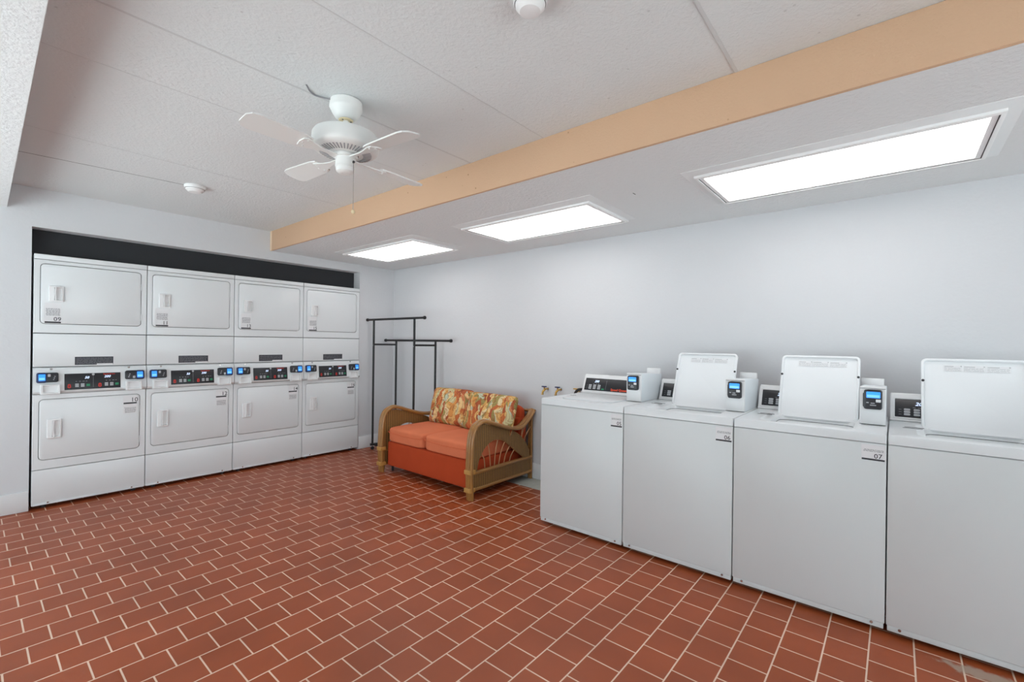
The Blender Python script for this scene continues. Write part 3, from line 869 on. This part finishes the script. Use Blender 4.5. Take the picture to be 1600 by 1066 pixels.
def loveseat():
    yr, yl = 2.70, 3.955
    off = (3.13, (yr + yl) / 2, 0)
    t_ = thing('loveseat', 'small orange loveseat with curved rattan arms standing against the right wall', 'sofa', off)
    arm = [(2.705, 0.0), (2.695, .12), (2.690, .246), (2.694, .36), (2.700, .466), (2.714, .545), (2.752, .606), (2.828, .636), (2.921, .618), (3.038, .578), (3.174, .538),
           (3.285, .520), (3.357, .527), (3.441, .572), (3.515, .632), (3.540, .668)]
    outer = [(2.715, .225), (2.715, .35), (2.72, .47), (2.742, .56), (2.79, .606), (2.87, .612), (2.95, .590), (3.06, .560), (3.17, .527), (3.28, .488), (3.37, .43), (3.44, .36), (3.485, .29), (3.497, .222)]
    inner = [(2.775, .225), (2.785, .28), (2.805, .33), (2.83, .365), (2.86, .40), (2.90, .43), (2.95, .452), (3.02, .462), (3.09, .447), (3.15, .415), (3.22, .366), (3.30, .31), (3.37, .262), (3.425, .222)]
    spokes = [[(2.80, .31), (2.84, .352), (2.868, .31), (2.880, .225)][1:], [(2.915, .435), (2.935, .36), (2.950, .225)], [(3.042, .452), (3.012, .34), (3.000, .225)],
              [(3.135, .415), (3.085, .33), (3.056, .225)], [(3.205, .368), (3.150, .30), (3.128, .225)], [(3.270, .325), (3.222, .27), (3.205, .225)],
              [(3.452, .560), (3.395, .47), (3.378, .425)], [(3.515, .505), (3.44, .43), (3.418, .385)], [(3.415, .542), (3.388, .50), (3.378, .450)]]
    for y0, side in ((yr, -1), (yl, 1)):
        b = MB(off)
        for dy, dr, sc in ((-.028, .0, .9), (-.004, .006, 1.0), (.021, .0, .9)):
            P = []
            n_ = len(arm)
            for k, (x, z) in enumerate(arm):
                P.append((x + (.0 if k > 4 else .0) - dr * .4, y0 + dy * -side * 1.0, z + (dr if 5 < k else 0)))
            b.tube(catmull(P, 5), .0165 * sc, M_pole, 12)
        # rear post, doubled
        b.tube([(3.532, y0, 0), (3.532, y0, .66)], .013, M_pole, 12)
        b.tube([(3.532, y0 + .025, 0.0), (3.532, y0 + .025, .655)], .011, M_pole, 12)
        b.tube([(2.725, y0, .02), (2.722, y0, .50)], .014, M_pole, 12)
        a = b.obj('arm_frame', t_)
        b = MB(off)
        for z in (.235, .085):
            b.tube([(2.692, y0, z - .020), (2.692, y0, z + .020)], .0, M_pole2, 4) if False else None
            b.plate(-.037, .037, z - .018, z + .018, .004, -.022, .040, .006, M_pole2, frame((2.706, y0, 0), EY, (0, 0, 1)), n=3)
        b.obj('binding', a)
        b = MB(off)
        b.loops([[(x, y0 + s, z) for x, z in [(o.x, o.y) for o in map(Vector, [(x, z) for x, z in L])]] for L, s in ((outer, -.011), (inner, -.011), (inner, .011), (outer, .011))] ,
                M_wicker, cap0=False, cap1=False, closed=False)
        b.loops([[(x, y0 + .011, z) for x, z in outer], [(x, y0 - .011, z) for x, z in outer]], M_wicker, cap0=False, cap1=False, closed=False)
        b.obj('wicker_arch', a)
        b = MB(off); b.tube(catmull([(x, y0, z) for x, z in inner], 4), .0085, M_pole, 8)
        b.tube(catmull([(x, y0, z - .004) for x, z in outer[6:]], 4), .0075, M_pole, 8); b.obj('arch_rod', a)
        for z, r_ in ((.213, .017), (.075, .016)):
            b = MB(off); b.tube([(2.71, y0, z), (3.53, y0, z)], r_, M_pole, 12); b.obj('side_rail', a)
        b = MB(off); b.box(2.72, 3.525, y0 - .006, y0 + .006, .085, .205, M_wicker); b.obj('wicker_panel', a)
        for sp in spokes:
            b = MB(off); b.tube(catmull([(x, y0 + .002 * side, z) for x, z in sp], 5), .0048, M_spoke, 8); b.obj('spoke', a)
    # upholstered base and back
    ya, yb = yr + .040, yl - .032
    b = MB(off)
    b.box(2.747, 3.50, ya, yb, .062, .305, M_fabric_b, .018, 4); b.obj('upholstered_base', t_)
    b = MB(off)
    Mb = Matrix.Translation((3.425, (ya + yb) / 2, .49)) @ Matrix.Rotation(R(12), 4, 'Y')
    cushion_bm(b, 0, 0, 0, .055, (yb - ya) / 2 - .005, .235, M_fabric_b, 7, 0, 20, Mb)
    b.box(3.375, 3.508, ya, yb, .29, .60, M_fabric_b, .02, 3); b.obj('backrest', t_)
    ym = 3.362
    for a0, a1 in ((ya + .002, ym - .002), (ym + .002, yb - .002)):
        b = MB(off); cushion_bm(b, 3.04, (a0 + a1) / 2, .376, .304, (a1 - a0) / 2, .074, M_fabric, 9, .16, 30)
        c = b.obj('seat_cushion', t_)
        for z in (.402,):
            b = MB(off); x0, x1 = 2.738, 2.86
            b.tube([(x1, a0 + .002, z), (x0 + .05, a0 + .001, z), (x0 + .012, a0 + .008, z), (x0 - .002, a0 + .045, z - .004), (x0 - .005, (a0 + a1) / 2, z - .012), (x0 - .002, a1 - .045, z - .004), (x0 + .012, a1 - .008, z), (x0 + .05, a1 - .001, z), (x1, a1 - .002, z)],
                   .0042, M_piping, 8); b.obj('piping', c)
    for y in (ya + .06, yb - .02):
        b = MB(off); b.tube([(2.80, y, 0), (2.80, y, .07)], .012, M_blacksteel, 10); b.obj('leg', t_)
    # rear top rail between the posts
    b = MB(off); b.tube([(3.535, yr, .655), (3.535, yl, .655)], .014, M_pole, 12); b.tube([(3.535, yr, .30), (3.535, yl, .30)], .012, M_pole, 10); b.obj('back_frame', t_)
loveseat()

def pillow(cx, cy, cz, w, h, d, lean, turn, roll, label, seed):
    off = (cx, cy, cz)
    b = MB(off); q = bmesh.new(); bmesh.ops.create_cube(q, size=2.0)
    bmesh.ops.subdivide_edges(q, edges=q.edges[:], cuts=22, use_grid_fill=True)
    Mx = Matrix.Translation((cx, cy, cz)) @ Matrix.Rotation(R(turn), 4, 'Z') @ Matrix.Rotation(R(lean), 4, 'Y') @ Matrix.Rotation(R(roll), 4, 'X')
    rnd = random.Random(seed)
    ph = [rnd.uniform(0, 6) for _ in range(6)]
    for v in q.verts:
        x, y, z = v.co
        k = (abs(y) ** 12 + abs(z) ** 12) ** (-1 / 12) if max(abs(y), abs(z)) > 1e-6 else 1
        m_ = max(abs(y), abs(z))
        if m_ > 1e-6: y, z = y * (k * m_), z * (k * m_)
        r_ = min(1, m_)
        th = (1 - r_ ** 2.6) ** 0.55 * .94 + .06
        wob = 1 + .07 * math.sin(3 * y + ph[0]) * math.sin(4 * z + ph[1]) + .05 * math.sin(9 * y + ph[2] + 3 * z)
        pinch = 1 - .05 * (1 - abs(y)) * abs(z) ** 4 * 0 - .04 * abs(y * z)
        v.co = Vector((x * d * th * wob, y * w * (1 - .035 * (1 - z * z)) * pinch, z * h * (1 - .03 * (1 - y * y)) * pinch))
    q.verts.index_update(); b.merge(q, floral_mat('tropical_leaf_print_%d' % seed, seed * 3.7), Mx)
    o = b.obj('throw_pillow', ang=80)
    tag(o, label, 'pillow', 'leaf print pillows on the loveseat')
pillow(3.300, 3.590, .632, .288, .200, .080, 16, 5, 0, 'leaf print pillow on the loveseat, left one, by the far rattan arm', 1)
pillow(3.262, 3.000, .628, .335, .200, .085, 17, -2, 0, 'leaf print pillow on the loveseat, right one, leaning in front of the other', 2)

# ================================================================== ceiling fan
def fan():
    cx, cy = 1.142, 1.992; off = (cx, cy, ZC)
    t_ = thing('ceiling_fan', 'white ceiling fan with a slotted motor housing and pull chain', 'ceiling fan', off)
    c = (cx, cy, 0)
    b = MB(off); b.lathe([(.066, ZC - .0005), (.072, ZC - .006), (.074, ZC - .036), (.070, ZC - .044), (.066, ZC - .050), (.062, ZC - .060), (.050, ZC - .078), (.040, ZC - .086), (.030, ZC - .088)], c, M_fan, 40)
    cn = b.obj('canopy', t_)
    b = MB(off); b.lathe([(.030, ZC - .0885), (.033, ZC - .090), (.030, ZC - .094), (.015, ZC - .094)], c, M_cream, 28)
    for a in (200, 330):
        b.lathe([(.004, ZC - .096), (.004, ZC - .093)], (cx + .022 * math.cos(R(a)), cy + .022 * math.sin(R(a)), 0), M_gap, 8)
    b.obj('canopy_ring', cn)
    b = MB(off); b.tube([(cx, cy, ZC - .085), (cx, cy, 2.285)], .0125, M_fan, 16); b.obj('downrod', t_)
    b = MB(off)
    b.lathe([(.020, 2.292), (.060, 2.290), (.118, 2.283), (.140, 2.276), (.147, 2.265), (.150, 2.226), (.148, 2.209), (.142, 2.201), (.130, 2.195), (.120, 2.192)], c, M_fan, 64, caps=False)
    b.lathe([(.120, 2.193), (.075, 2.183), (.058, 2.181)], c, M_fan, 64, caps=False)
    b.lathe([(.058, 2.181), (.058, 2.20), (.02, 2.20)], c, M_gap, 48, caps=False)
    mh = b.obj('motor_housing', t_)
    b = MB(off)
    for k in range(44):
        a = 2 * math.pi * k / 44
        Mk = Matrix.Translation((cx, cy, 0)) @ Matrix.Rotation(a, 4, 'Z') @ Matrix.Translation((.098, 0, 2.1876)) @ Matrix.Rotation(-.215, 4, 'Y')
        b.box(-.019, .019, -.0024, .0024, -.0012, .0008, M_greyink, M=Mk)
    s_ = b.obj('vent_slots', mh)
    b = MB(off); b.lathe([(.052, 2.190), (.056, 2.176), (.054, 2.168), (.046, 2.166), (.045, 2.158)], c, M_fan, 48); b.obj('flywheel', t_)
    b = MB(off); b.lathe([(.043, 2.160), (.044, 2.128), (.0455, 2.126), (.0455, 2.122), (.043, 2.120), (.041, 2.104), (.032, 2.097), (.016, 2.095), (.014, 2.0965)], c, M_fan, 40)
    sh = b.obj('switch_housing', t_)
    # pull chain hangs from the right-hand side
    dx, dy = cy / math.hypot(cx, cy), -cx / math.hypot(cx, cy)
    px, py = cx + .037 * dx - .028 * dy * -1 * -1, cy + .037 * dy
    px, py = cx + .036 * dx - .030 * (cx / math.hypot(cx, cy)), cy + .036 * dy - .030 * (cy / math.hypot(cx, cy))
    b = MB(off); b.tube([(px + .006, py + .006, 2.148), (px, py, 2.146), (px - .002, py - .002, 2.140)], .005, M_gap, 10); b.obj('switch', sh)
    b = MB(off)
    b.tube([(px, py, 2.146), (px, py, 1.918)], .0015, M_chrome, 8)
    pc = b.obj('pull_chain', t_)
    b = MB(off); b.lathe([(.002, .010), (.007, .006), (.0085, 0), (.007, -.006), (.002, -.010)], (px, py, 1.912), M_cream, 16); b.obj('pull_knob', pc)
    # blades at rest
    for k in range(4):
        Mk = Matrix.Translation((cx, cy, 0)) @ Matrix.Rotation(R(FAN_ANGLE + 90 * k), 4, 'Z')
        Mb = Mk @ Matrix.Translation((0, 0, 2.172)) @ Matrix.Rotation(R(11), 4, 'X')
        b = MB(off)
        out = [(.185, -.042), (.22, -.050), (.42, -.058), (.445, -.051), (.46, -.028), (.46, .028), (.445, .051), (.42, .058), (.22, .050), (.185, .042)]
        b.prism(out, -.003, .003, M_fan, Mb); bl = b.obj('blade', t_)
        b = MB(off)
        b.prism([(.045, -.013), (.11, -.010), (.15, -.018), (.205, -.038), (.222, -.030), (.228, 0), (.222, .030), (.205, .038), (.15, .018), (.11, .010), (.045, .013)], -.0085, -.0032, M_fan, Mb)
        for q in ((.20, -.024), (.213, 0), (.20, .024)):
            b.lathe([(.0045, -.011), (.0045, -.008)], (q[0], q[1], 0), M_fan, 10, Mb)
        b.obj('blade_arm', bl)
    # loose cable from the panel joint to the canopy
    b = MB(off)
    b.tube(catmull([(0.954, 1.998, ZC - .001), (0.984, 2.027, ZC - .006), (1.015, 2.041, ZC - .008), (1.045, 2.030, ZC - .010), (1.075, 2.005, ZC - .014)]), .0035, M_greyink, 8); b.obj('cable', t_)
FAN_ANGLE = 5
fan()

# ================================================================== smoke detectors
def detector(x, y, r, label):
    off = (x, y, ZC); b = MB(off)
    b.lathe([(r, 0), (r * 1.02, -.004), (r, -.018), (r * .96, -.022)], off, M_detect, 40)
    t_ = thing('smoke_detector', label, 'smoke detector', off, 'smoke detectors on the ceiling')
    b.obj('base_ring', t_)
    b = MB(off); b.lathe([(r * .93, -.022), (r * .93, -.0235)], off, M_gap, 40); b.lathe([(r * .9, -.0235), (r * .88, -.030), (r * .62, -.046), (r * .3, -.050)], off, M_detect, 40, caps=True)
    b.obj('sensor_cap', t_)
detector(1.08, 3.97, .066, 'round white smoke detector on the ceiling above the dryers')
detector(1.175, 0.925, .055, 'round white smoke detector cut off by the top edge of the photo')
